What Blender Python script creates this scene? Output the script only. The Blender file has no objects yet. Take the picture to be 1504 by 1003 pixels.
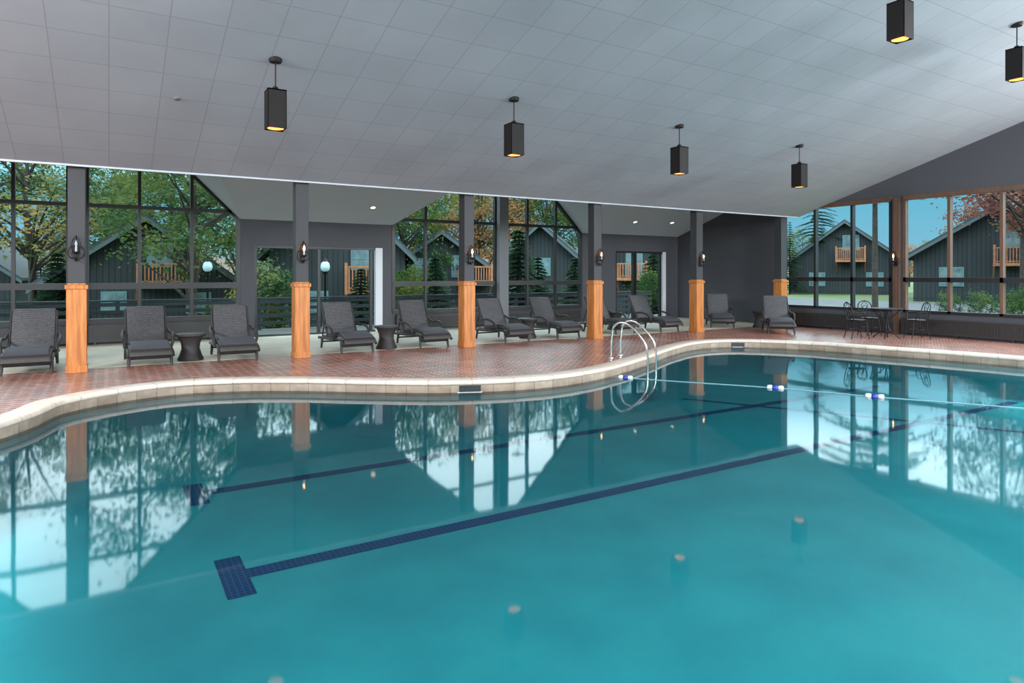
import bpy, math, random
from mathutils import Vector, Matrix, noise
from mathutils.geometry import tessellate_polygon
random.seed(7)
S=bpy.context.scene
COL=S.collection
try: S.view_settings.view_transform='Standard'
except Exception as e: print(e)

# ------------------------------------------------------------ materials
def mat(name,col,rough=.5,metal=0,col2=None,vscale=4,vdet=4,bump=0,bscale=40,emit=None,estr=0,coat=0,stretch=None,spec=None):
    m=bpy.data.materials.new(name); m.use_nodes=True
    N=m.node_tree.nodes; L=m.node_tree.links
    p=N['Principled BSDF']
    p.inputs['Base Color'].default_value=(*col,1); p.inputs['Roughness'].default_value=rough
    p.inputs['Metallic'].default_value=metal
    if spec is not None: p.inputs['Specular IOR Level'].default_value=spec
    if coat: p.inputs['Coat Weight'].default_value=coat
    if emit: p.inputs['Emission Color'].default_value=(*emit,1); p.inputs['Emission Strength'].default_value=estr
    tc=N.new('ShaderNodeTexCoord'); mp=N.new('ShaderNodeMapping'); L.new(tc.outputs['Object'],mp.inputs[0])
    if stretch: mp.inputs['Scale'].default_value=stretch
    if col2:
        n=N.new('ShaderNodeTexNoise'); n.inputs['Scale'].default_value=vscale; n.inputs['Detail'].default_value=vdet
        L.new(mp.outputs[0],n.inputs[0])
        r=N.new('ShaderNodeValToRGB'); r.color_ramp.elements[0].position=.35; r.color_ramp.elements[1].position=.65
        r.color_ramp.elements[0].color=(*col,1); r.color_ramp.elements[1].color=(*col2,1)
        L.new(n.outputs[0],r.inputs[0]); L.new(r.outputs[0],p.inputs['Base Color'])
    if bump:
        n=N.new('ShaderNodeTexNoise'); n.inputs['Scale'].default_value=bscale; L.new(mp.outputs[0],n.inputs[0])
        b=N.new('ShaderNodeBump'); b.inputs['Strength'].default_value=bump; b.inputs['Distance'].default_value=.01
        L.new(n.outputs[0],b.inputs['Height']); L.new(b.outputs[0],p.inputs['Normal'])
    return m
def brickmat(name,c1,c2,mortar,w,h,ms,rough=.5,rot=0,coord='Object',offset=.5,bump=.3,nz=None,swap=None,metal=0):
    m=bpy.data.materials.new(name); m.use_nodes=True
    N=m.node_tree.nodes; L=m.node_tree.links; p=N['Principled BSDF']
    tc=N.new('ShaderNodeTexCoord'); mp=N.new('ShaderNodeMapping'); L.new(tc.outputs[coord],mp.inputs[0])
    mp.inputs['Rotation'].default_value=swap if swap else (0,0,rot)
    b=N.new('ShaderNodeTexBrick'); L.new(mp.outputs[0],b.inputs[0])
    b.inputs['Color1'].default_value=(*c1,1); b.inputs['Color2'].default_value=(*c2,1); b.inputs['Mortar'].default_value=(*mortar,1)
    b.inputs['Scale'].default_value=1; b.inputs['Brick Width'].default_value=w; b.inputs['Row Height'].default_value=h
    b.inputs['Mortar Size'].default_value=ms; b.offset=offset; b.inputs['Bias'].default_value=0
    src=b.outputs['Color']
    if nz:
        n=N.new('ShaderNodeTexNoise'); n.inputs['Scale'].default_value=nz[0]; n.inputs['Detail'].default_value=6; L.new(mp.outputs[0],n.inputs[0])
        mr=N.new('ShaderNodeMapRange'); mr.inputs['From Min'].default_value=.3; mr.inputs['From Max'].default_value=.7
        mr.inputs['To Min'].default_value=nz[1]; mr.inputs['To Max'].default_value=nz[2]; L.new(n.outputs[0],mr.inputs[0])
        mx=N.new('ShaderNodeMix'); mx.data_type='RGBA'; mx.blend_type='MULTIPLY'; mx.inputs[0].default_value=1
        L.new(src,mx.inputs[6]); L.new(mr.outputs[0],mx.inputs[7]); src=mx.outputs[2]
    L.new(src,p.inputs['Base Color']); p.inputs['Roughness'].default_value=rough; p.inputs['Metallic'].default_value=metal
    if bump:
        bm=N.new('ShaderNodeBump'); bm.inputs['Strength'].default_value=bump; bm.inputs['Distance'].default_value=.004; bm.invert=True
        L.new(b.outputs['Fac'],bm.inputs['Height']); L.new(bm.outputs[0],p.inputs['Normal'])
    return m
def woodmat(name,c1,c2,axis_stretch=(9,9,.7)):
    m=mat(name,c1,.45,col2=c2,vscale=2.2,vdet=8,bump=.15,bscale=20,stretch=axis_stretch)
    return m
def leafmat(name,c1,c2,c3,vs=.45):
    m=bpy.data.materials.new(name); m.use_nodes=True
    N=m.node_tree.nodes; L=m.node_tree.links; p=N['Principled BSDF']; out=N['Material Output']
    g=N.new('ShaderNodeNewGeometry'); n=N.new('ShaderNodeTexNoise'); n.inputs['Scale'].default_value=vs; n.inputs['Detail'].default_value=8
    L.new(g.outputs['Position'],n.inputs[0])
    r=N.new('ShaderNodeValToRGB'); e=r.color_ramp.elements; e[0].position=.36; e[1].position=.64
    e[0].color=(*c1,1); e[1].color=(*c3,1); x=e.new(.5); x.color=(*c2,1)
    L.new(n.outputs[0],r.inputs[0]); L.new(r.outputs[0],p.inputs['Base Color']); p.inputs['Roughness'].default_value=.7
    t=N.new('ShaderNodeBsdfTranslucent'); L.new(r.outputs[0],t.inputs[0]); mx=N.new('ShaderNodeMixShader'); mx.inputs[0].default_value=.45
    L.new(p.outputs[0],mx.inputs[1]); L.new(t.outputs[0],mx.inputs[2]); L.new(mx.outputs[0],out.inputs[0])
    return m
def thinglass(name,tint,ior=1.45,rough=0):
    m=bpy.data.materials.new(name); m.use_nodes=True
    N=m.node_tree.nodes; L=m.node_tree.links; N.remove(N['Principled BSDF']); out=N['Material Output']
    t=N.new('ShaderNodeBsdfTransparent'); t.inputs[0].default_value=(*tint,1)
    if ior is None:
        L.new(t.outputs[0],out.inputs[0]); return m
    g=N.new('ShaderNodeBsdfGlossy'); g.inputs['Roughness'].default_value=rough
    f=N.new('ShaderNodeFresnel'); f.inputs[0].default_value=ior
    mx=N.new('ShaderNodeMixShader'); L.new(f.outputs[0],mx.inputs[0]); L.new(t.outputs[0],mx.inputs[1]); L.new(g.outputs[0],mx.inputs[2]); L.new(mx.outputs[0],out.inputs[0])
    return m
def watermat():
    m=thinglass('water',(.86,.98,.99),1.33,.04)
    N=m.node_tree.nodes; L=m.node_tree.links
    tc=N.new('ShaderNodeTexCoord')
    n=N.new('ShaderNodeTexNoise'); n.inputs['Scale'].default_value=1.6; n.inputs['Detail'].default_value=1; L.new(tc.outputs['Object'],n.inputs[0])
    b=N.new('ShaderNodeBump'); b.inputs['Strength'].default_value=.05; b.inputs['Distance'].default_value=.02; L.new(n.outputs[0],b.inputs['Height'])
    for nd in N:
        if nd.type in('BSDF_GLOSSY','FRESNEL'): L.new(b.outputs[0],nd.inputs['Normal'])
    return m

GREY=mat('wall_paint_charcoal',(.062,.064,.076),.7,bump=.05)
GREYC=mat('column_paint',(.034,.034,.039),.6)
GREYL=mat('column_paint_light',(.15,.155,.17),.6)
BLACK=mat('frame_bronze',(.012,.012,.014),.4)
IRON=mat('wrought_iron',(.012,.010,.010),.45,metal=.5)
WHITE=mat('white_trim',(.62,.64,.68),.5)
CEIL=brickmat('ceiling_tiles',(.34,.38,.43),(.36,.40,.45),(.27,.30,.345),.61,.61,.007,.8,offset=0,bump=.1,nz=(.8,.94,1.05))
CEILP=mat('ceiling_plaster',(.46,.49,.54),.8)
BRICK=brickmat('brick_pavers',(.36,.115,.078),(.20,.062,.045),(.44,.31,.26),.2,.1,.011,.27,rot=math.radians(45),bump=.5,nz=(1.5,.8,1.2))
BEIGE=mat('aisle_concrete',(.58,.52,.41),.6,col2=(.50,.44,.35),vscale=1.5)
COPE=brickmat('coping_stone',(.70,.58,.49),(.63,.52,.44),(.40,.32,.27),.6,3,.008,.5,coord='UV',offset=0,bump=.3,nz=(9,.88,1.08))
TILE=brickmat('waterline_tile',(.30,.22,.165),(.38,.30,.235),(.22,.17,.14),.3,.16,.008,.3,coord='UV',offset=0,bump=.3,nz=(6,.75,1.15))
PLASTER=mat('pool_plaster',(.028,.50,.58),.6,col2=(.045,.62,.68),vscale=1.1,vdet=10)
LANE=brickmat('lane_mosaic',(.002,.035,.20),(.002,.048,.25),(.01,.18,.38),.045,.045,.005,.3,offset=0,bump=0)
WATER=watermat()
GLASS=thinglass('window_glass',(.74,.87,.91),None)
WOOD=woodmat('knotty_pine',(.55,.20,.045),(.33,.10,.02))
WOODX=woodmat('deck_wood',(.46,.18,.075),(.30,.11,.05),(2,2,2))
WOODD=woodmat('window_wood',(.13,.07,.045),(.09,.048,.032))
STEEL=mat('polished_steel',(.75,.75,.74),.12,metal=1)
ROPEM=mat('rope',(.20,.40,.46),.5)
FLW=mat('float_white',(.70,.73,.75),.4); FLB=mat('float_blue',(.02,.05,.35),.4)
BULB=mat('warm_bulb',(1,.6,.25),.5,emit=(1,.45,.13),estr=16)
BULBP=mat('pendant_diffuser',(1,.6,.3),.5,emit=(1,.42,.10),estr=1.5)
SPOT=mat('recessed_lens',(1,.9,.8),.5,emit=(1,.75,.5),estr=4)
PEND=mat('pendant_metal',(.012,.010,.010),.6,spec=.2)
CUSH=mat('cushion_charcoal',(.050,.050,.062),.75,bump=.3,bscale=120)
WICK=brickmat('wicker_grey',(.16,.155,.165),(.10,.095,.105),(.02,.02,.022),.04,.018,.004,.55,swap=(math.radians(90),0,0),bump=.6)
WICKD=mat('wicker_dark',(.035,.028,.027),.5,col2=(.016,.013,.012),vscale=60,bump=.6,bscale=120)
HEAT=mat('heater_metal',(.03,.028,.028),.45)
SIDING=brickmat('cabin_siding',(.030,.037,.042),(.024,.030,.034),(.008,.01,.011),.25,9,.02,.8,swap=(math.radians(90),0,0),offset=0,bump=.3)
SHING=mat('shingles',(.055,.062,.07),.85,col2=(.034,.040,.046),vscale=8)
CTRIM=mat('cabin_trim',(.07,.10,.11),.7)
CWIN=mat('cabin_window',(.20,.27,.29),.1,col2=(.10,.15,.17),vscale=2)
CGRN=mat('cabin_window_trim',(.10,.22,.22),.6)
GRASS=mat('grass',(.06,.11,.03),.9,col2=(.12,.15,.05),vscale=.4,vdet=8)
ASPH=mat('asphalt',(.10,.11,.12),.85,col2=(.075,.08,.085),vscale=.6)
PATIO=mat('patio_concrete',(.085,.09,.085),.8,col2=(.06,.065,.06),vscale=1)
RAILM=mat('railing_black_wood',(.015,.016,.018),.6)
BARK=mat('bark',(.06,.045,.035),.9,col2=(.03,.024,.02),vscale=6)
LG=leafmat('leaves_green',(.020,.055,.016),(.050,.105,.026),(.15,.17,.035))
LY=leafmat('leaves_yellow',(.04,.085,.02),(.17,.16,.035),(.38,.24,.05))
LO=leafmat('leaves_orange',(.12,.11,.03),(.34,.17,.05),(.30,.10,.045))
LR=leafmat('leaves_red',(.14,.040,.035),(.26,.085,.055),(.22,.14,.06))
LP=leafmat('needles',(.012,.042,.020),(.025,.068,.030),(.045,.10,.04),1.2)
HILL=leafmat('hill_forest',(.08,.09,.06),(.22,.12,.07),(.05,.09,.10),.03)
GLOBE=mat('lamp_globe',(.45,.6,.65),.15,emit=(.6,.8,.9),estr=.1)

# ------------------------------------------------------------ mesh builder
class B:
    def __init__(s): s.v=[];s.f=[];s.m=[];s.sm=[];s.uv=None
    def add(s,vs,fs,m=0,smooth=False,M=None):
        o=len(s.v)
        for v in vs:
            v=Vector(v); s.v.append(M@v if M else v)
        for f in fs: s.f.append([o+i for i in f]); s.m.append(m); s.sm.append(smooth)
    def box(s,x0,x1,y0,y1,z0,z1,m=0,M=None):
        s.add([(x0,y0,z0),(x1,y0,z0),(x1,y1,z0),(x0,y1,z0),(x0,y0,z1),(x1,y0,z1),(x1,y1,z1),(x0,y1,z1)],
              [(0,3,2,1),(4,5,6,7),(0,1,5,4),(1,2,6,5),(2,3,7,6),(3,0,4,7)],m,False,M)
    def poly(s,pts,m=0): s.add(pts,[tuple(range(len(pts)))],m)
    def loft(s,rings,m=0,cap=True,smooth=True,closed=False,M=None):
        n=len(rings[0]); vs=[p for r in rings for p in r]; fs=[]
        R=len(rings)
        for i in range(R if closed else R-1):
            a=i*n; b=((i+1)%R)*n
            for j in range(n):
                k=(j+1)%n; fs.append((a+j,a+k,b+k,b+j))
        s.add(vs,fs,m,smooth,M)
        if cap and not closed:
            s.add(rings[0],[tuple(reversed(range(n)))],m,False,M); s.add(rings[-1],[tuple(range(n))],m,False,M)
    def tube(s,path,r,m=0,n=8,closed=False,M=None):
        P=[Vector(p) for p in path]; rings=[]
        up=None
        for i,p in enumerate(P):
            if closed: t=P[(i+1)%len(P)]-P[i-1]
            else: t=P[min(i+1,len(P)-1)]-P[max(i-1,0)]
            t.normalize()
            if up is None:
                up=Vector((0,0,1)) if abs(t.z)<.9 else Vector((1,0,0))
            side=t.cross(up)
            if side.length<1e-4: side=t.orthogonal()
            side.normalize(); up=side.cross(t).normalized()
            rr=r[i] if isinstance(r,(list,tuple)) else r
            rings.append([p+side*math.cos(2*math.pi*k/n)*rr+up*math.sin(2*math.pi*k/n)*rr for k in range(n)])
        s.loft(rings,m,not closed,True,closed,M)
    def rev(s,prof,c=(0,0,0),m=0,n=20,cap=True,M=None):
        s.loft([[(c[0]+r*math.cos(2*math.pi*k/n),c[1]+r*math.sin(2*math.pi*k/n),c[2]+z) for k in range(n)] for r,z in prof],m,cap,True,False,M)
    def prism(s,pts2,y0,y1,m=0):  # polygon in XZ extruded along Y
        n=len(pts2)
        vs=[(x,y0,z) for x,z in pts2]+[(x,y1,z) for x,z in pts2]
        fs=[tuple(range(n)),tuple(reversed(range(n,2*n)))]+[(i,i+n,(i+1)%n+n,(i+1)%n) for i in range(n)]
        s.add(vs,fs,m)
    def mesh(s,name,mats):
        me=bpy.data.meshes.new(name); me.from_pydata([tuple(v) for v in s.v],[],s.f)
        for x in mats: me.materials.append(x)
        me.polygons.foreach_set('material_index',s.m); me.polygons.foreach_set('use_smooth',s.sm); me.update()
        return me
    def done(s,name,mats,loc=(0,0,0),rz=0,bevel=0):
        return put(name,s.mesh(name,mats),loc,rz,bevel)
def put(name,me,loc=(0,0,0),rz=0,bevel=0,sc=1):
    o=bpy.data.objects.new(name,me); COL.objects.link(o); o.location=loc; o.rotation_euler=(0,0,rz); o.scale=(sc,sc,sc) if not isinstance(sc,tuple) else sc
    if bevel:
        b=o.modifiers.new('bevel','BEVEL'); b.width=bevel; b.segments=2; b.limit_method='ANGLE'
    return o
def crom(P,n,closed=True):
    out=[];N=len(P)
    for i in range(N if closed else N-1):
        g=lambda k:Vector(P[k%N]) if closed else Vector(P[max(0,min(N-1,k))])
        a,b,c,d=g(i-1),g(i),g(i+1),g(i+2)
        for j in range(n):
            t=j/n
            out.append(.5*((2*b)+(c-a)*t+(2*a-5*b+4*c-d)*t*t+(3*b-a-3*c+d)*t**3))
    if not closed: out.append(Vector(P[-1]))
    return out

# ------------------------------------------------------------ pool
O=[(-1.04,9.31),(-.73,10.14),(-.08,10.71),(.78,11.0),(1.69,10.83),(2.6,10.33),(3.46,9.66),(4.31,9.08),(5.3,8.72),(6.21,8.70),(7.33,9.03),
   (8.75,9.74),(10.0,10.45),(11.46,11.08),(12.55,11.12),(13.36,10.65),(14.15,9.43),(14.53,8.03),(14.84,6.81),(15.03,5.65),(15.2,3.5),(14.9,1.2),(13.6,-.6),
   (11,-1.6),(8,-1.6),(5,-.9),(2.6,.1),(.4,1.3),(-1.2,2.8),(-1.95,4.8),(-2.0,6.8),(-1.55,8.3)]
out=[Vector((p.x,p.y)) for p in crom([Vector((x,y,0)) for x,y in O],8)]
n=len(out)
nrm=[]
for i in range(n):
    t=(out[(i+1)%n]-out[i-1]).normalized()
    nrm.append(Vector((t.y,-t.x)))
area=sum(out[i].x*out[(i+1)%n].y-out[(i+1)%n].x*out[i].y for i in range(n))
if area>0: nrm=[-q for q in nrm]
def off(d): return [out[i]+nrm[i]*d for i in range(n)]
def sweep(name,prof,mats,closedprof=False):
    vs=[];fs=[];uv=[]
    ring=[[ (q.x,q.y,z) for q in off(d)] for d,z in prof]
    L=[0]
    for i in range(n): L.append(L[-1]+(out[(i+1)%n]-out[i]).length)
    V=[0]
    for k in range(1,len(prof)): V.append(V[-1]+math.dist(prof[k],prof[k-1]))
    for r in ring: vs+=r
    for k in range(len(prof)-1):
        for i in range(n):
            j=(i+1)%n; fs.append((k*n+i,k*n+j,(k+1)*n+j,(k+1)*n+i)); uv+=[(L[i],V[k]),(L[i+1],V[k]),(L[i+1],V[k+1]),(L[i],V[k+1])]
    me=bpy.data.meshes.new(name); me.from_pydata(vs,[],fs)
    u=me.uv_layers.new(name='UVMap')
    for i,c in enumerate(uv): u.data[i].uv=c
    for m in mats: me.materials.append(m)
    for p in me.polygons: p.use_smooth=True
    return put(name,me)
WZ=-.15; BZ=-.75
sweep('pool_coping',[(0,-.03),(0,.02),(.015,.03),(.28,.03),(.315,.018),(.325,-.005),(.315,-.03),(.29,-.04)],[COPE])
sweep('pool_waterline_tiles',[(.29,-.03),(.29,-.19),(.28,-.20)],[TILE])
b=B()
r=[[(q.x,q.y,z) for q in off(dd)] for dd,z in ((.27,-.03),(.275,-.19),(.29,-.21),(.30,-.5),(.34,-.68),(.45,BZ))]
nn=n
vs=[p for k in r for p in k]; fs=[]
for k in range(5):
    for i in range(nn):
        j=(i+1)%nn; fs.append((k*nn+i,k*nn+j,(k+1)*nn+j,(k+1)*nn+i))
b.add(vs,fs,0,True)
bt=[Vector(p) for p in r[5]]
b.add(bt,[tuple(t) for t in tessellate_polygon([bt])],0)
b.done('swimming_pool',[PLASTER])
wt=[Vector((q.x,q.y,WZ)) for q in off(.288)]
b=B(); b.add(wt,[tuple(t) for t in tessellate_polygon([wt])]); ow=b.done('pool_water',[WATER])
for p in ow.data.polygons:
    if p.normal.z<0: p.flip()
# deck
X0,X1,Y0,Y1=-7,18.1,-9,17.7
rect=[Vector((X0,Y0,0)),Vector((X1,Y0,0)),Vector((X1,13.3,0)),Vector((X0,13.3,0))]
hole=[Vector((q.x,q.y,0)) for q in off(.1)]
allp=rect+hole
b=B(); b.add(allp,[tuple(t) for t in tessellate_polygon([rect,hole])]); b.done('floor',[BRICK])
b=B(); b.box(X0,X1,13.3,Y1,-.1,.004); b.done('floor_aisle',[BEIGE])
# lane markings
b=B()
LZ=BZ+.004
def strip(b,p,q,w,z=LZ):
    p=Vector((*p,z));q=Vector((*q,z));d=(q-p).normalized();s=Vector((-d.y,d.x,0))*w/2
    b.poly([p-s,q-s,q+s,p+s])
def T(b,x,y):
    b.poly([(x-.10,y-.38,LZ),(x+.10,y-.38,LZ),(x+.10,y+.38,LZ),(x-.10,y+.38,LZ)])
T(b,.83,5.49); strip(b,(.93,5.49),(14.2,5.49),.17)
T(b,.79,7.75); strip(b,(.89,7.75),(13.9,7.75),.18)
strip(b,(9.25,8.9),(13.2,1.2),.12,LZ+.002)
b.done('pool_lane_marking',[LANE])
# skimmers
for (x,y,a) in ((4.72,8.87,-.35),(13.1,10.85,-.75)):
    i=min(range(n),key=lambda k:(out[k]-Vector((x,y))).length); q=out[i]+nrm[i]*.285; ang=math.atan2(nrm[i].y,nrm[i].x)+math.pi/2
    b=B(); b.box(-.16,.16,-.02,.02,-.14,-.045,0); b.box(-.18,.18,-.012,.03,-.155,-.14,1); b.done('pool_skimmer',[BLACK,FLW],(q.x,q.y,0),ang)
# rope + floats
b=B()
rp=crom([Vector((x,y,WZ+.005)) for x,y in [(7.32,8.66),(8.0,7.6),(8.74,6.51),(9.32,5.3),(10.2,3.8),(11.3,1.8),(12.5,-.45)]],8,False)
b.tube(rp,.006,0,6)
for c in ((7.45,8.46),(8.74,6.51),(9.36,5.22),(11.0,2.35)):
    i=min(range(1,len(rp)-1),key=lambda k:(rp[k].xy-Vector(c)).length); d=(rp[i+1]-rp[i-1]).normalized(); s=Vector((-d.y,d.x,0)); p=rp[i]
    R=Matrix((( s.x,0,d.x,0),(s.y,0,d.y,0),(0,1,0,0),(0,0,0,1)))
    for k,mm in ((-.08,1),(0,2),(.08,1)):
        M=Matrix.Translation(p+d*k)@R
        b.rev([(.015,-.04),(.038,-.034),(.042,0),(.038,.034),(.015,.04)],(0,0,0),mm,12,True,M)
b.done('pool_float_rope',[ROPEM,FLW,FLB])
# ladder
b=B()
for sx in (-.26,.26):
    p=crom([Vector(q) for q in [(sx,-.28,0),(sx,-.27,.35),(sx,-.22,.60),(sx,-.06,.69),(sx,.14,.60),(sx,.36,.36),(sx,.43,.15),(sx,.44,-.2),(sx,.44,-.68)]],6,False)
    b.tube(p,.021,0,10)
    b.rev([(.05,0),(.05,.012),(.03,.03)],(sx,-.28,0),0,14)
for z in (-.25,-.45,-.65): b.box(-.25,.25,.40,.49,z,z+.03,0)
ang=math.atan2(-.87,.49)-math.pi/2
b.done('pool_ladder',[STEEL],(8.55,9.62,.0),ang)

# ------------------------------------------------------------ room shell
SL=.305; CE=3.36; CY=12.7
RY=-1.0; RZ=CE+SL*(CY-RY)
th=math.atan(SL)
Ln=(CY-RY)/math.cos(th)
b=B(); b.box(X0,X1+.05,-Ln,0,0,.07)
o=b.done('ceiling',[CEIL],(0,CY,CE)); o.rotation_euler=(-th,0,0)
L2=8.2/math.cos(th)  # added unseen skylight in place of rear roof, letting sky light onto pool
b=B()
k=X0
while k<X1: b.box(k-.06,k+.06,-L2,0,0,.14); k+=2.08
for q in (0,-L2/2,-L2): b.box(X0,X1,q-.08,q+.08,0,.14)
o=b.done('added_skylight_frame',[WHITE],(0,RY,RZ)); o.rotation_euler=(th,0,0)
b=B(); b.box(X0,X1,CY-.03,CY+.03,CE-.02,CE+.10); b.done('trim_1',[CEILP])
# aisle ceiling & dormers
EZ=3.0; AS=.33; YB=12.78; YN=17.7
G=[(-3.96,2.8),(6.86,13.6)]
dz=AS*(YN-YB); b=B()
def roofp(xa,xb,la,lb):
    b.poly([(xa,YN,EZ),(xb,YN,EZ),(xb+lb*dz,YB,EZ+dz),(xa+la*dz,YB,EZ+dz)])
roofp(X0,G[0][0],0,1); roofp(G[0][1],G[1][0],-1,1); roofp(G[1][1],X1+.05,-1,0)
for a,c in G:
    m=(a+c)/2; zp=EZ+(c-a)/2
    b.poly([(a,YN,EZ),(m,YN,zp),(m,YB,zp),(a+dz,YB,EZ+dz)])
    b.poly([(m,YN,zp),(c,YN,EZ),(c-dz,YB,EZ+dz),(m,YB,zp)])
b.done('ceiling_aisle',[CEILP])
b=B(); b.box(X0,X1,YB-.04,YB,CE+.02,7.0); b.done('wall_bulkhead',[CEILP])
# north wall
b=B(); T_=.16
b.box(X0,-3.96,YN,YN+T_,0,EZ+.05)
b.box(-3.96,2.8,YN,YN+T_,0,.50)
b.box(2.8,3.16,YN,YN+T_,0,EZ+.05); b.box(3.16,6.57,YN,YN+T_,2.34,EZ+.05); b.box(6.57,6.86,YN,YN+T_,0,EZ+.05)
b.box(6.86,13.6,YN,YN+T_,0,.50)
b.box(13.6,15.1,YN,YN+T_,0,EZ+.05); b.box(15.1,17.5,YN,YN+T_,2.42,EZ+.05); b.box(17.5,X1,YN,YN+T_,0,EZ+.05)
b.done('wall_north',[GREY])
# gable windows
wi=1
for gi,(a,c) in enumerate(G):
    rk=lambda x:EZ+min(x-a,c-x)
    post=a+(3.20 if gi==0 else 3.41); y0,y1=YN-.02,YN+.10
    b=B()
    xs=[a+.03,a+1.03,a+2.2,post-.02,post+.34,a+4.57,a+5.68,c-.03]
    for i,x in enumerate(xs):
        w=.035 if i not in(0,7) else .05
        b.box(x-w,x+w,y0,y1,.5,max(rk(x),3.0),0)
    for z,w in ((.53,.06),(1.33,.07),(3.17,.04),(4.55,.04)):
        xa=a+max(0,z-EZ); xb=c-max(0,z-EZ)
        b.box(xa,xb,y0-.01,y1,z-w,z+w,0)
    m=(a+c)/2; zp=EZ+(c-a)/2; w=.09
    b.prism([(a,EZ-w),(m,zp-w),(m,zp+.05),(a-.02,EZ+.05)],y0-.01,y1,0)
    b.prism([(m,zp-w),(c,EZ-w),(c+.02,EZ+.05),(m,zp+.05)],y0-.01,y1,0)
    b.poly([(a,YN+.05,.5),(c,YN+.05,.5),(c,YN+.05,EZ),(m,YN+.05,zp),(a,YN+.05,EZ)],1)
    b.done('window_%d'%wi,[BLACK,GLASS]); wi+=1
    b=B(); b.box(post,post+.32,YN-.22,YN+.1,0,min(rk(post+.32),rk(post))-.02); b.done('column_gable',[GREYL])
# doors
def door(k,xa,xb,zt,splits,white):
    b=B(); y0,y1=YN+.02,YN+.12; f=.05
    b.box(xa,xb,y0,y1,zt-.06,zt,0); b.box(xa,xb,y0,y1,0,.05,0)
    for x in [xa+f/2]+splits: b.box(x-f/2-.01,x+f/2+.01,y0,y1,.05,zt-.05,0)
    b.box(xb-white,xb,y0-.02,y1,0,zt,2)
    b.poly([(xa,YN+.07,.03),(xb,YN+.07,.03),(xb,YN+.07,zt),(xa,YN+.07,zt)],1)
    b.done('door_%d'%k,[BLACK,GLASS,WHITE])
door(1,3.16,6.57,2.34,[4.8,6.25],.20)
door(2,15.1,17.5,2.42,[15.95,16.05,17.25],.16)
# east wall
WX=X1
b=B(); TH=.18
def ew(ya,yb,za,zb,m=0): b.box(WX,WX+TH,ya,yb,za,zb,m)
ew(13.2,YN+.16,0,7); 
ew(-9,13.2,0,.58); ew(-9,13.2,3.66,8)
ew(9.52,9.83,.58,3.66); ew(5.7,6.06,.58,3.66); ew(-9,-8,.58,3.66); ew(-1.5,-1.0,.58,3.66)
b.done('wall_east',[GREY])
def ewin(k,ya,yb,muls,fm):
    b=B(); x0,x1=WX-.02,WX+.12
    b.box(x0,x1,ya,yb,.58,.66,0); b.box(x0,x1,ya,yb,1.40,1.52,0); b.box(x0-.02,x1,ya,yb,3.58,3.70,1)
    for y in [ya+.03]+muls+[yb-.03]: b.box(x0,x1,y-.035,y+.035,.6,3.64,0 if y in (ya+.03,) else fm)
    b.poly([(WX+.06,ya,.6),(WX+.06,yb,.6),(WX+.06,yb,3.64),(WX+.06,ya,3.64)],2)
    b.done('window_%d'%k,[BLACK,WOODD,GLASS])
ewin(3,9.83,13.2,[10.95,12.1],0); ewin(4,6.06,9.52,[7.25,8.4],1)
ewin(5,-1.0,5.7,[.1,1.2,2.3,3.4,4.55],1); ewin(6,-8,-1.5,[-2.6,-3.8,-5,-6.2,-7.1],1)  # windows out of view, added to bring more daylight inside
b=B(); b.box(WX-.06,WX,9.60,9.76,0,3.66,0); b.done('column_window_post',[WOODD])
b=B(); b.box(WX-.03,WX,13.12,13.26,0,3.4,0); b.done('trim_2',[GREYL])
# west wall; added unseen rear frames, left open to let light in
b=B(); b.box(X0-.2,X0,Y0,YN+.16,0,8); b.done('wall_west',[GREYL])
b=B()
for k in range(9): x=X0+k*(X1-X0)/8; b.box(x-.08,x+.08,Y0-.1,Y0+.05,0,5.0,0)
b.box(X0,X1,Y0-.1,Y0+.05,0,.12); b.box(X0,X1,Y0-.1,Y0+.05,2.4,2.5); b.box(X0,X1,Y0-.1,Y0+.05,4.9,4.95)
b.done('window_7',[BLACK])
# baseboard heaters
def heater(name,xa,xb,yw):
    b=B(); b.box(xa,xb,yw-.14,yw-.001,.06,.42,0); b.box(xa,xb,yw-.17,yw-.001,.42,.45,0)
    k=xa+.05
    while k<xb-.05: b.box(k,k+.02,yw-.155,yw-.14,.12,.38,0); k+=.06
    k=xa+.1
    while k<xb: b.box(k,k+.05,yw-.12,yw-.05,.0,.07,0); k+=1.2
    return b
heater('h',-3.9,-.8,YN).done('baseboard_heater',[HEAT]); heater('h',-.4,2.7,YN).done('baseboard_heater',[HEAT])
heater('h',6.95,10.2,YN).done('baseboard_heater',[HEAT]); heater('h',10.6,13.5,YN).done('baseboard_heater',[HEAT])
heater('h',-12.9,-9.9,0).done('baseboard_heater',[HEAT],(WX-.001,0,0),-math.pi/2)
heater('h',-9.5,-5.5,0).done('baseboard_heater',[HEAT],(WX-.001,0,0),-math.pi/2)

# columns
def colmesh():
    b=B(); h=.14
    b.box(-.12,.12,-.12,.12,1.3,CE+.03,0)
    b.box(-h,h,-h,h,.0,1.40,1)
    b.box(-h-.02,h+.02,-h-.02,h+.02,1.36,1.43,1); b.box(-h-.012,h+.012,-h-.012,h+.012,0,.12,1); b.box(-.13,.13,-.13,.13,1.43,1.455,1)
    return b.mesh('column',[GREYC,WOOD])
cm=colmesh()
CX=[-.45,3.15,6.75,10.35,13.95,17.6]
for x in CX: put('column',cm,(x,12.93,0),0,.008)
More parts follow.
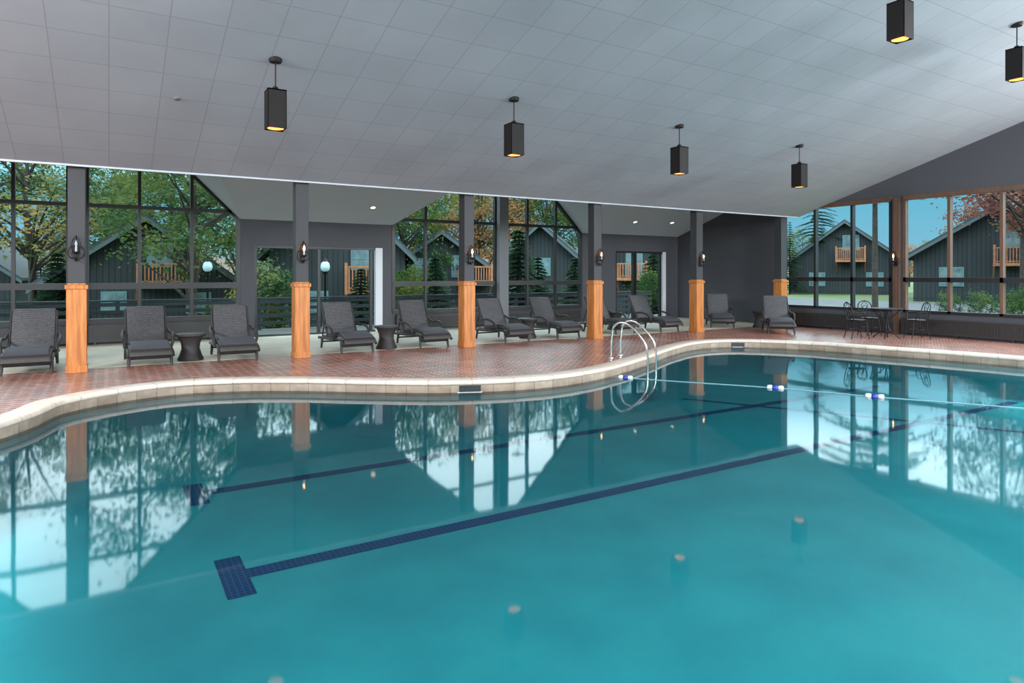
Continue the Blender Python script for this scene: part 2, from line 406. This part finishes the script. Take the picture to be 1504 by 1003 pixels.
# sconces
def sconce():
    b=B()
    b.box(-.035,.035,-.02,0,-.16,.14,0)
    b.tube(crom([Vector(q) for q in [(0,-.01,-.1),(0,-.08,-.16),(0,-.15,-.12),(0,-.14,-.04)]],5,False),.011,0,6)
    b.rev([(.02,-.05),(.055,-.03),(.06,-.015),(.03,-.01)],(0,-.14,0),0,12)
    b.rev([(.017,-.01),(.017,.07)],(0,-.14,0),2,8)
    b.rev([(.008,.07),(.021,.10),(.017,.13),(.003,.17)],(0,-.14,0),1,10)
    for k in range(4):
        a=math.pi/4+k*math.pi/2; c,s_=math.cos(a),math.sin(a)
        b.tube(crom([Vector((c*r,-.14+s_*r,z)) for r,z in [(.055,-.015),(.085,.06),(.07,.16),(.012,.22)]],4,False),.005,0,5)
    for s_ in(-1,1): b.tube(crom([Vector(q) for q in [(0,-.02,-.12),(s_*.09,-.05,-.10),(s_*.11,-.06,0),(s_*.06,-.05,.08),(s_*.02,-.03,.04)]],4,False),.008,0,5)
    b.tube(crom([Vector(q) for q in [(0,-.01,.1),(0,-.03,.2),(0,-.08,.25),(0,-.14,.22)]],5,False),.008,0,6)
    return b
sb=sconce()
sm=sb.mesh('wall_sconce',[IRON,BULB,CEILP]); sm0=sb.mesh('wall_sconce',[IRON,CEILP,CEILP])
for i,x in enumerate(CX[:5]): put('wall_sconce',sm if i else sm0,(x,12.81,1.98))
put('wall_sconce',sm,(WX-.06,9.68,1.98),-math.pi/2)

# pendants
def pendant():
    b=B(); w=.12
    b.rev([(.075,-.035),(.085,-.01),(.085,.06)],(0,0,0),0,18)
    b.rev([(.009,-.42),(.009,-.02)],(0,0,0),0,8)
    zt,zb=-.41,-.925
    b.box(-w,w,-w,w,zt-.02,zt,0); b.rev([(.04,0),(.04,.04),(.012,.06)],(0,0,zt),0,12)
    for sx,sy,ex,ey in((-w,-w,w,-w+.012),(-w,w-.012,w,w),(-w,-w,-w+.012,w),(w-.012,-w,w,w)): b.box(sx,ex,sy,ey,zb,zt,0)
    k=24; rr=.105
    ci=[(rr*math.cos(2*math.pi*i/k),rr*math.sin(2*math.pi*i/k),zb+.012) for i in range(k)]
    so=[]
    for i in range(k):
        a=2*math.pi*i/k; q=(w-.002)/max(abs(math.cos(a)),abs(math.sin(a))); so.append((q*math.cos(a),q*math.sin(a),zb+.012))
    b.add(ci+so,[(i,(i+1)%k,(i+1)%k+k,i+k) for i in range(k)],0)
    b.rev([(rr,zb+.012),(rr,zb+.10)],(0,0,0),1,k,False)
    b.rev([(rr,zb+.10),(.001,zb+.10)],(0,0,0),1,k,False)
    return b.mesh('pendant_lamp',[PEND,BULBP])
pm=pendant()
for x,y in [(1.89,9.11),(5.62,9.11),(9.36,9.11),(13.06,9.11),(1.89,4.91),(5.62,4.91),(9.25,4.91),(12.8,4.91)]:
    z=CE+SL*(CY-y)
    p=put('pendant_lamp',pm,(x,y,z),0,.003)
# recessed lights
for x,y in [(5.9,16.6),(15.0,16.6),(16.6,16.5),(-5.2,16.5)]:
    z=EZ+AS*(YN-y); b=B(); b.rev([(.085,.0),(.085,-.012),(.065,-.014)],(0,0,0),0,18); b.rev([(.062,-.016),(.001,-.016)],(0,0,0),1,18,False)
    o=b.done('recessed_light',[WHITE,SPOT],(x,y,z-.002)); o.rotation_euler=(-math.atan(AS),0,0)
# speaker on ceiling
b=B(); b.rev([(.045,0),(.045,-.012),(.035,-.016),(.001,-.016)],(0,0,0),0,20); sy=10.35; o=b.done('ceiling_speaker',[GREYL],(.82,sy,CE+SL*(CY-sy)-.001)); o.rotation_euler=(-th,0,0)

# added area lights out of view, no lamp bodies, brightening room and pool
def add_fill(x,y,z,tx,ty,tz,e,sx,sy):
    l=bpy.data.lights.new('fill_light','AREA'); l.shape='RECTANGLE'; l.size=sx; l.size_y=sy; l.energy=e; l.color=(.95,.98,1)
    o=bpy.data.objects.new('fill_light',l); COL.objects.link(o); o.location=(x,y,z)
    o.rotation_euler=(Vector((tx,ty,tz))-Vector((x,y,z))).to_track_quat('-Z','Y').to_euler()
add_fill(11,-7.5,4.4,11,12,1.5,1500,7,1.6)
add_fill(-1,-7.5,4.4,3,12,1.5,800,7,1.6)
add_fill(-6.6,6.5,4.6,5,8,-1.8,1600,5,.8)
add_fill(17.7,1.5,4.6,7,7.5,-1.8,1700,5,.8)

# ------------------------------------------------------------ furniture
def rrect(c,u,v,hu,hv,rad,k=3):
    P=[]
    for (sx,sy,a0) in ((1,1,0),(-1,1,90),(-1,-1,180),(1,-1,270)):
        for i in range(k+1):
            a=math.radians(a0+90*i/k); P.append(c+u*(sx*(hu-rad)+rad*math.cos(a))+v*(sy*(hv-rad)+rad*math.sin(a)))
    return P
def slab(b,prof,w,t,m,wf=None):
    P=crom([Vector((0,y,z)) for y,z in prof],5,False); rings=[]
    X=Vector((1,0,0))
    for i,p in enumerate(P):
        tt=(P[min(i+1,len(P)-1)]-P[max(i-1,0)]).normalized(); nn_=tt.cross(X).normalized()
        ww=w if not wf else w*wf(i/(len(P)-1))
        rings.append(rrect(p,X,nn_,ww,t/2,t*.45))
    b.loft(rings,m)
def chaise():
    b=B()
    slab(b,[(-.93,.20),(-.90,.27),(-.78,.315),(-.45,.34),(-.1,.30),(.18,.27),(.45,.27)],.33,.05,1)
    slab(b,[(-.88,.315),(-.75,.355),(-.45,.385),(-.1,.345),(.14,.325)],.30,.07,2)
    slab(b,[(.16,.29),(.26,.45),(.42,.72),(.52,.90),(.56,.96),(.60,.965)],.32,.045,0,lambda t:.97 if t<.9 else .95)
    for s in(-1,1):
        p=crom([Vector((s*.335,y,z)) for y,z in [(-.92,.19),(-.75,.265),(-.45,.28),(0,.245),(.45,.23),(.72,.22)]],4,False)
        b.tube(p,.030,1,8)
        p=crom([Vector((s*x,y,z)) for x,y,z in [(.335,-.38,.24),(.375,-.40,.36),(.395,-.28,.47),(.40,-.05,.52),(.39,.18,.50),(.36,.34,.56)]],5,False)
        b.tube(p,[.026]*len(p),1,8)
        for y,z,dy in((-.72,.26,-.05),(.52,.24,.05)):
            b.tube([(s*.32,y,z),(s*.325,y+dy*.5,.12),(s*.33,y+dy,0)],[.032,.027,.022],1,8)
        b.tube([(s*.27,.70,.22),(s*.27,.46,.74)],.014,1,6)
        b.tube([(s*.325,.16,.28),(s*.33,.36,.60),(s*.325,.56,.95)],.020,1,6)
    b.tube([(-.33,-.72,.14),(.33,-.72,.14)],.018,1,6); b.tube([(-.33,.70,.22),(.33,.70,.22)],.022,1,6); b.tube([(-.33,.52,.14),(.33,.52,.14)],.018,1,6)
    b.box(-.32,.32,-.80,-.76,.16,.28,1)
    return b.mesh('chaise_lounge',[WICK,WICKD,CUSH])
chm=chaise()
for x,yf,rz in [(-1.12,12.85,0),(.60,12.85,.02),(2.06,12.85,-.03),(4.29,12.9,.03),(6.05,12.95,0),(8.15,12.95,.04),(9.78,13.1,0),(11.75,13.25,.02),(13.25,13.1,0)]:
    put('chaise_lounge',chm,(x,yf+.92,.004),rz)
put('chaise_lounge',chm,(16.1,14.0,.004),math.radians(-42)); put('chaise_lounge',chm,(16.0,11.85,0),math.radians(-46))
def sidetable():
    b=B()
    b.rev([(.22,0),(.225,.03),(.19,.10),(.155,.22),(.165,.32),(.21,.42),(.225,.45)],(0,0,0),0,24)
    b.rev([(.25,.445),(.262,.46),(.262,.485),(.25,.495)],(0,0,0),0,28)
    return b.mesh('side_table',[WICKD])
tm=sidetable()
for x,y in [(1.30,13.6),(5.10,13.5),(8.98,13.9),(12.5,14.7),(16.75,13.0)]: put('side_table',tm,(x,y,.004 if y>13.3 else 0))
# bistro set
b=B()
b.rev([(.36,.725),(.37,.735),(.37,.75),(.36,.755)],(0,0,0),0,32)
b.tube([(.34*math.cos(i*math.pi/12),.34*math.sin(i*math.pi/12),.70) for i in range(24)],.008,0,6,True)
for k in range(4):
    a=k*math.pi/2+.4; c,s_=math.cos(a),math.sin(a)
    b.tube(crom([Vector((c*r,s_*r,z)) for r,z in [(.30,.72),(.20,.60),(.05,.45),(.06,.25),(.2,.10),(.30,.01)]],5,False),.014,0,6)
b.tube([(.10*math.cos(i*math.pi/8),.10*math.sin(i*math.pi/8),.2) for i in range(16)],.008,0,6,True)
TBL=(16.6,9.15)
b.done('patio_table',[IRON],(*TBL,0))
def pchair():
    b=B()
    b.rev([(.19,.44),(.205,.45),(.205,.465),(.19,.475)],(0,0,0),0,24)
    for sx in(-1,1):
        b.tube(crom([Vector(q) for q in[(sx*.15,-.14,.44),(sx*.17,-.17,.22),(sx*.19,-.21,0)]],4,False),.013,0,6)
        b.tube(crom([Vector(q) for q in[(sx*.19,.24,0),(sx*.16,.17,.25),(sx*.17,.17,.46),(sx*.19,.21,.65),(sx*.15,.25,.84),(0,.26,.91)]],4,False),.013,0,6)
        b.tube(crom([Vector(q) for q in[(sx*.185,.20,.62),(sx*.24,.05,.66),(sx*.24,-.1,.64),(sx*.19,-.12,.46)]],4,False),.011,0,6)
        b.tube(crom([Vector(q) for q in[(0,.18,.47),(sx*.08,.2,.58),(sx*.02,.23,.68),(sx*.09,.24,.78),(0,.26,.89)]],5,False),.008,0,5)
    b.tube(crom([Vector((.07*math.cos(a),.225,.70+.08*math.sin(a))) for a in [i*math.pi/6 for i in range(12)]],2),.007,0,5,True)
    b.tube([(.16*math.cos(i*math.pi/8),.16*math.sin(i*math.pi/8),.22) for i in range(16)],.008,0,5,True)
    return b.mesh('patio_chair',[IRON])
pc=pchair()
for dx,dy in ((-.62,.38),(.60,-.42),(.35,.62)):
    x,y=TBL[0]+dx,TBL[1]+dy
    put('patio_chair',pc,(x,y,0),math.atan2(dy,dx)-math.pi/2)

# ------------------------------------------------------------ exterior
def ss(a,b_,x):
    t=max(0,min(1,(x-a)/(b_-a))); return t*t*(3-2*t)
def gz(x,y):
    return -.12-ss(21,30,y)*1.5*(1-ss(22,34,x))+ -.1*ss(20,30,x)
xs=[-300,-200,-120,-80,-50,-35,-25,-18,-12,X0-.2,-3,0,3,6,9,12,15,X1+.18,20,22,25,28,32,36,42,50,60,75,100,140,200,300]
ys=[-200,-100,-60,-30,-18,Y0-.1,-4,0,4,8,12,15,YN+.16,19,21,23,25,27,29,31,35,40,50,65,90,130,200,300]
b=B(); vs=[(x,y,gz(x,y)) for y in ys for x in xs]; fs=[]
W=len(xs)
for j in range(len(ys)-1):
    for i in range(W-1):
        if xs[i]>=X0-.21 and xs[i+1]<=X1+.19 and ys[j]>=Y0-.11 and ys[j+1]<=YN+.17: continue
        fs.append((j*W+i,j*W+i+1,(j+1)*W+i+1,(j+1)*W+i))
b.add(vs,fs,0,True); b.done('ground',[GRASS])
b=B(); b.box(30,44,-20,60,-.3,-.17); b.done('road',[ASPH])
b=B(); b.box(X0,X1+1,YN+.17,20.9,-.2,-.05); b.done('patio_slab',[PATIO])
# deck railing
b=B(); yr=20.6
k=-7
while k<19.5: b.box(k-.05,k+.05,yr-.05,yr+.05,-.05,.86,0); k+=1.8
for z in(.1,.32,.54,.74): b.box(-7,19.5,yr-.07,yr-.04,z,z+.10,0)
b.box(-7,19.5,yr-.09,yr+.07,.86,.91,0); b.done('deck_railing',[RAILM])
# cabins
def cabin(x,y,zb,w,eave,apex,ln,rz,bal=None,wins=(),name='cabin'):
    b=B(); h=w/2; o_=.55
    pts=[(-h,zb),(h,zb),(h,eave),(0,apex),(-h,eave)]
    b.prism(pts,0,ln,0)
    sl=(apex-eave)/h; t=.18
    for s in(-1,1):
        q=[(0,apex+.02),(s*(h+o_),eave-sl*o_+.02),(s*(h+o_),eave-sl*o_+.02+t),(0,apex+.02+t)]
        b.prism(q,-.7,ln+.5,1)
        q=[(0,apex-.16),(s*(h+o_),eave-sl*o_-.16),(s*(h+o_),eave-sl*o_+.05),(0,apex+.05)]
        b.prism(q,-.76,-.70,2)
    for (wx,wz,ww,wh) in wins:
        b.box(wx-ww/2-.09,wx+ww/2+.09,-.07,0,wz-.09,wz+wh+.09,5)
        b.box(wx-ww/2,wx+ww/2,-.09,-.07,wz,wz+wh,3)
        b.box(wx-.03,wx+.03,-.11,-.09,wz,wz+wh,5); b.box(wx-ww/2,wx+ww/2,-.11,-.09,wz+wh*.5-.02,wz+wh*.5+.02,5)
    if bal:
        bx,bz,bw,bh=bal
        b.box(bx-bw/2,bx+bw/2,-1.5,0,bz-.18,bz,4)
        b.box(bx-bw/2,bx+bw/2,-1.52,-1.44,bz+bh-.08,bz+bh,4); b.box(bx-bw/2,bx+bw/2,-1.50,-1.46,bz+.08,bz+.14,4)
        k=bx-bw/2
        while k<bx+bw/2-.02: b.box(k,k+.055,-1.5,-1.46,bz,bz+bh-.05,4); k+=.16
        for s in(-1,1):
            xx=bx+s*(bw/2-.05); b.box(xx-.06,xx+.06,-1.54,-1.42,bz-.2,bz+bh+.15,4); b.box(xx-.03,xx+.03,-1.5,0,bz+bh-.08,bz+bh,4)
            k=-1.35
            while k<0: b.box(xx-.02,xx+.02,k,k+.05,bz,bz+bh-.05,4); k+=.16
            b.tube([(xx,-1.4,bz-.1),(xx,-.02,bz-1.1)],.05,4,6)
    return b.done(name,[SIDING,SHING,CTRIM,CWIN,WOODX,CGRN],(x,y,0),rz)
D=math.radians
cabin(1.5,37,-1.9,8.2,1.3,4.35,9,0,(.75,1.15,2.3,1.0),((.65,2.05,.95,1.05),(-1.3,-.2,.9,.9),(2.4,-.3,1,.9)))
cabin(-9.5,52,-1.9,9,1.6,5,9,D(-8),(0,1.3,2.4,1),((0,2.1,1,1),))
cabin(9.6,32,-1.9,6.5,2.8,6.0,8,D(-22),(1.05,.85,1.2,1.15),((1.1,1.9,.8,.9),(-1,-.2,.9,.9),(.9,-.8,.8,.9)))
cabin(24.3,36,-1.9,7.2,1.7,4.9,10,D(-40),None,((.1,1.6,.9,1.0),(-1.8,-.2,1,.9)))
cabin(17.5,37,-1.9,8,1.3,4.2,9,D(-20),(2.0,1.1,2,1),((-1.2,1.5,1.2,1.0),(1.2,1.5,.9,1.2)))
cabin(28.8,31.5,-1.6,7.5,2.0,4.9,9,D(-50),(-.3,1.4,2.0,.9),((-.3,1.5,.9,1.4),(2,0,.9,.9)))
cabin(57.4,35.4,-.3,9.2,2.9,6.4,12,D(-60),(.5,2.9,2.4,1.1),((.5,3.9,1.2,1.2),(-2.3,.6,1.2,1.1),(2.4,.6,1.2,1.1)))
cabin(48.5,19.5,-.3,9.5,3.0,6.0,11,D(-66),(.9,2.3,2.6,1.0),((.6,3.4,1.0,1.3),(-2.6,.9,1.2,1.1),(2.6,.6,1,1)))
# street lamps
def slamp(x,y):
    z0=gz(x,y); b=B(); H=1.75
    b.rev([(.13,z0),(.12,z0+.25),(.05,z0+.4),(.04,H-.15),(.09,H-.1),(.10,H-.04)],(0,0,0),0,12)
    b.rev([(.08,H-.04),(.16,H+.03),(.18,H+.14),(.15,H+.27),(.08,H+.34)],(0,0,0),1,16)
    b.rev([(.10,H+.34),(.09,H+.38),(.02,H+.47)],(0,0,0),0,12)
    b.done('street_lamp',[IRON,GLOBE],(x,y,0))
slamp(3.2,27.4); slamp(7.0,25)
# trees
def tree(seed,H=11,cr=3.6,base=2.6,nc=95,nl=75,ls=.17,tr=1,name='deciduous_tree'):
    rnd=random.Random(seed); b=B()
    b.tube(crom([Vector((0,0,-1)),Vector((.1*tr,0,H*.3)),Vector((-.15*tr,.1*tr,H*.6)),Vector((0,0,H*.9))],4,False),[(.20-.014*i)*tr for i in range(13)],0,8)
    cs=[]
    for _ in range(nc):
        while 1:
            p=Vector((rnd.uniform(-1,1),rnd.uniform(-1,1),rnd.uniform(-1,1)))
            if .25<p.length<1: break
        z=base+(H-base)*(p.z+1)/2; cs.append(Vector((p.x*cr,p.y*cr,z)))
    for c in cs[:26]:
        zz=max(1.2*tr,c.z-(1.6+.2*Vector((c.x,c.y)).length)*tr); b.tube([(0,0,zz),(c.x*.5,c.y*.5,(zz+c.z)/2+.1*tr),c],[.07*tr,.045*tr,.015*tr],0,5)
    for c in cs:
        rr=rnd.uniform(.45,1.0)*(1 if tr==1 else .5); vs=[];fs=[]
        for k in range(nl):
            q=c+Vector((rnd.gauss(0,rr*.6),rnd.gauss(0,rr*.6),rnd.gauss(0,rr*.38)))
            u=Vector((rnd.gauss(0,1),rnd.gauss(0,1),rnd.gauss(0,.6))).normalized(); w=u.orthogonal().normalized(); s=ls*rnd.uniform(.6,1.3)
            i=len(vs); vs+=[q-u*s*.6,q+w*s*.35,q+u*s*.6,q-w*s*.35]; fs.append((i,i+1,i+2,i+3))
        b.add(vs,fs,1)
    return b.mesh(name,[BARK,LG])
def conifer(seed,H=10,R=2.4,base=.6,lev=26,per=11,open_=0):
    rnd=random.Random(seed); b=B()
    b.tube([(0,0,-1),(0,0,H*.5),(0,0,H)],[.16,.10,.02],0,7)
    for l in range(lev):
        t=l/(lev-1); z=base+(H-base)*t; r=R*(1-t)**.85+.12
        for k in range(per):
            if rnd.random()<open_: continue
            a=rnd.uniform(0,6.28); rr=r*rnd.uniform(.75,1.1); dr=-.25*rr
            dirv=Vector((math.cos(a),math.sin(a),0)); sd=Vector((-dirv.y,dirv.x,0))
            vs=[];fs=[]; m=max(5,int(rr*9))
            for j in range(m):
                f=(j+.5)/m; c=dirv*rr*f+Vector((0,0,z+dr*f*f+rnd.uniform(-.04,.04)))
                for s in(-1,1):
                    ln=(.14+.28*rr*(1-f)*.6)*rnd.uniform(.7,1.2); tip=c+sd*s*ln+dirv*ln*.6+Vector((0,0,-.08*ln+rnd.uniform(-.05,.03)))
                    i=len(vs); wv=dirv*(.05+rr*.016); vs+=[c-wv,tip-wv*.3,tip+wv*.3,c+wv+Vector((0,0,.03))]; fs.append((i,i+1,i+2,i+3))
            b.add(vs,fs,1)
            b.tube([Vector((0,0,z)),dirv*rr*.5+Vector((0,0,z+dr*.25)),dirv*rr+Vector((0,0,z+dr))],[.02,.014,.005],0,4)
    return b.mesh('evergreen_tree',[BARK,LP])
TM=[tree(1,nc=115),tree(2,13,4.2,3.0,120),tree(3,9,3.0,1.4,80),tree(4,10,3.6,4.0,70)]
SH=tree(11,2.7,1.0,.2,34,60,.12,.22,'shrub')
CM=[conifer(5,3.2,1.15,.2,20,12),conifer(6,11,2.6,.8,30,10)]
PM=conifer(9,15,3.4,6.3,24,7,.3)
def pt(me,u,d,ma=None,sc=1,rz=None,name='deciduous_tree'):
    a=(u-752)/966; x=d*(.8526*a+.5225); y=d*(.8526-.5225*a)
    o=put(name,me,(round(x,2),round(y,2),gz(x,y)-.05),random.uniform(0,6) if rz is None else rz,0,sc)
    if ma: o.material_slots[1].link='OBJECT'; o.material_slots[1].material=ma
    return o
for u,d,k,ma,sc in [(-90,30,1,LG,1),(45,31,3,LY,1.1),(125,46,1,LG,1.05),(170,48,0,LG,1.1),(250,52,1,LG,1.1),(285,26,1,LG,.95),(355,31,1,LG,1.0),(400,48,0,LG,1),
    (20,70,2,LO,.8),(80,62,2,LO,.75),(450,55,1,LY,1),(520,52,1,LG,1.1),(590,40,0,LG,1.05),(640,52,1,LY,1.1),(705,50,0,LO,1.15),(745,56,1,LY,1.1),(800,54,0,LG,1.1),(850,60,1,LG,1),
    (930,60,0,LG,1),(1000,60,1,LG,1),(1140,85,0,LG,.7),(1180,90,0,LG,.75),(1335,95,2,LO,.7),(1365,85,2,LY,.7),(1505,32,3,LR,1),(1600,36,1,LR,1),(1455,50,3,LR,.85),(1700,40,0,LG,1)]:
    pt(TM[k],u,d,ma,sc)
for u,d,ma,sc in [(390,23.2,LG,1.0),(412,24.2,LG,.9),(378,25,LY,1.0),(320,24,LG,.6),(600,24,LG,.8),(1395,25,LG,.42),(1440,24,LG,.45),(1480,25,LG,.42),(1500,23,LG,.5),(955,28.5,LG,.7)]:
    pt(SH,u,d,ma,sc,None,'shrub')
for u,d,k,sc in [(85,30,0,1.3),(60,36,1,.45),(762,27,0,1.15),(790,29,0,.9),(530,25,0,.75),(590,30,0,1.0),(640,31,0,1.2),(960,34,0,1.1),(1160,60,1,.6),(845,33,0,1.1)]:
    pt(CM[k],u,d,None,sc,None,'evergreen_tree')
for u,d,sc in [(1285,33,1),(1200,62,.8)]: pt(PM,u,d,None,sc,None,'evergreen_tree')
# hills
b=B(); K=90; vs=[];fs=[]
for i in range(K+1):
    a=math.radians(-30+170*i/K); 
    for r,h in((150,-3),(230,6),(300,15),(380,8)):
        hh=h*(.75+.6*noise.noise(Vector((a*4,r*.01,0)))) if h>0 else h
        vs.append((r*math.cos(a),r*math.sin(a),hh))
for i in range(K):
    for j in range(3): fs.append((i*4+j,(i+1)*4+j,(i+1)*4+j+1,i*4+j+1))
b.add(vs,fs,0,True); b.done('distant_hill',[HILL])

# ------------------------------------------------------------ world
w=bpy.data.worlds.new('sky'); S.world=w; w.use_nodes=True
N=w.node_tree.nodes; L=w.node_tree.links; bg=N['Background']
tc=N.new('ShaderNodeTexCoord'); sp=N.new('ShaderNodeSeparateXYZ'); L.new(tc.outputs['Generated'],sp.inputs[0])
nz=N.new('ShaderNodeTexNoise'); nz.inputs['Scale'].default_value=2.5; nz.inputs['Detail'].default_value=6
mp=N.new('ShaderNodeMapping'); mp.inputs['Scale'].default_value=(1,1,4); L.new(tc.outputs['Generated'],mp.inputs[0]); L.new(mp.outputs[0],nz.inputs[0])
ad=N.new('ShaderNodeMath'); ad.operation='MULTIPLY_ADD'; L.new(nz.outputs[0],ad.inputs[0]); ad.inputs[1].default_value=.12; L.new(sp.outputs[2],ad.inputs[2])
su=N.new('ShaderNodeMath'); su.operation='SUBTRACT'; L.new(ad.outputs[0],su.inputs[0]); su.inputs[1].default_value=.06
r=N.new('ShaderNodeValToRGB'); e=r.color_ramp.elements; e[0].position=0; e[0].color=(.40,.70,.90,1); e[1].position=.24; e[1].color=(.86,.97,1,1)
x=e.new(.10); x.color=(.20,.62,.80,1)
L.new(su.outputs[0],r.inputs[0]); L.new(r.outputs[0],bg.inputs[0])
mr=N.new('ShaderNodeMapRange'); mr.interpolation_type='SMOOTHSTEP'
mr.inputs['From Min'].default_value=.09; mr.inputs['From Max'].default_value=.24; mr.inputs['To Min'].default_value=.9; mr.inputs['To Max'].default_value=5.6
m2=N.new('ShaderNodeMapRange'); m2.interpolation_type='SMOOTHSTEP'
m2.inputs['From Min'].default_value=.45; m2.inputs['From Max'].default_value=.85; m2.inputs['To Min'].default_value=0; m2.inputs['To Max'].default_value=-2.0
L.new(su.outputs[0],mr.inputs[0]); L.new(sp.outputs[2],m2.inputs[0])
am=N.new('ShaderNodeMath'); L.new(mr.outputs[0],am.inputs[0]); L.new(m2.outputs[0],am.inputs[1]); L.new(am.outputs[0],bg.inputs[1])

# ------------------------------------------------------------ camera
c=bpy.data.cameras.new('camera'); co=bpy.data.objects.new('camera',c); COL.objects.link(co)
co.location=(0,0,1.6); co.rotation_euler=(math.pi/2,0,math.radians(-31.5)); c.sensor_width=36; c.lens=36*966/1504; c.shift_y=-98.5/1504
c.clip_end=2000
S.camera=co
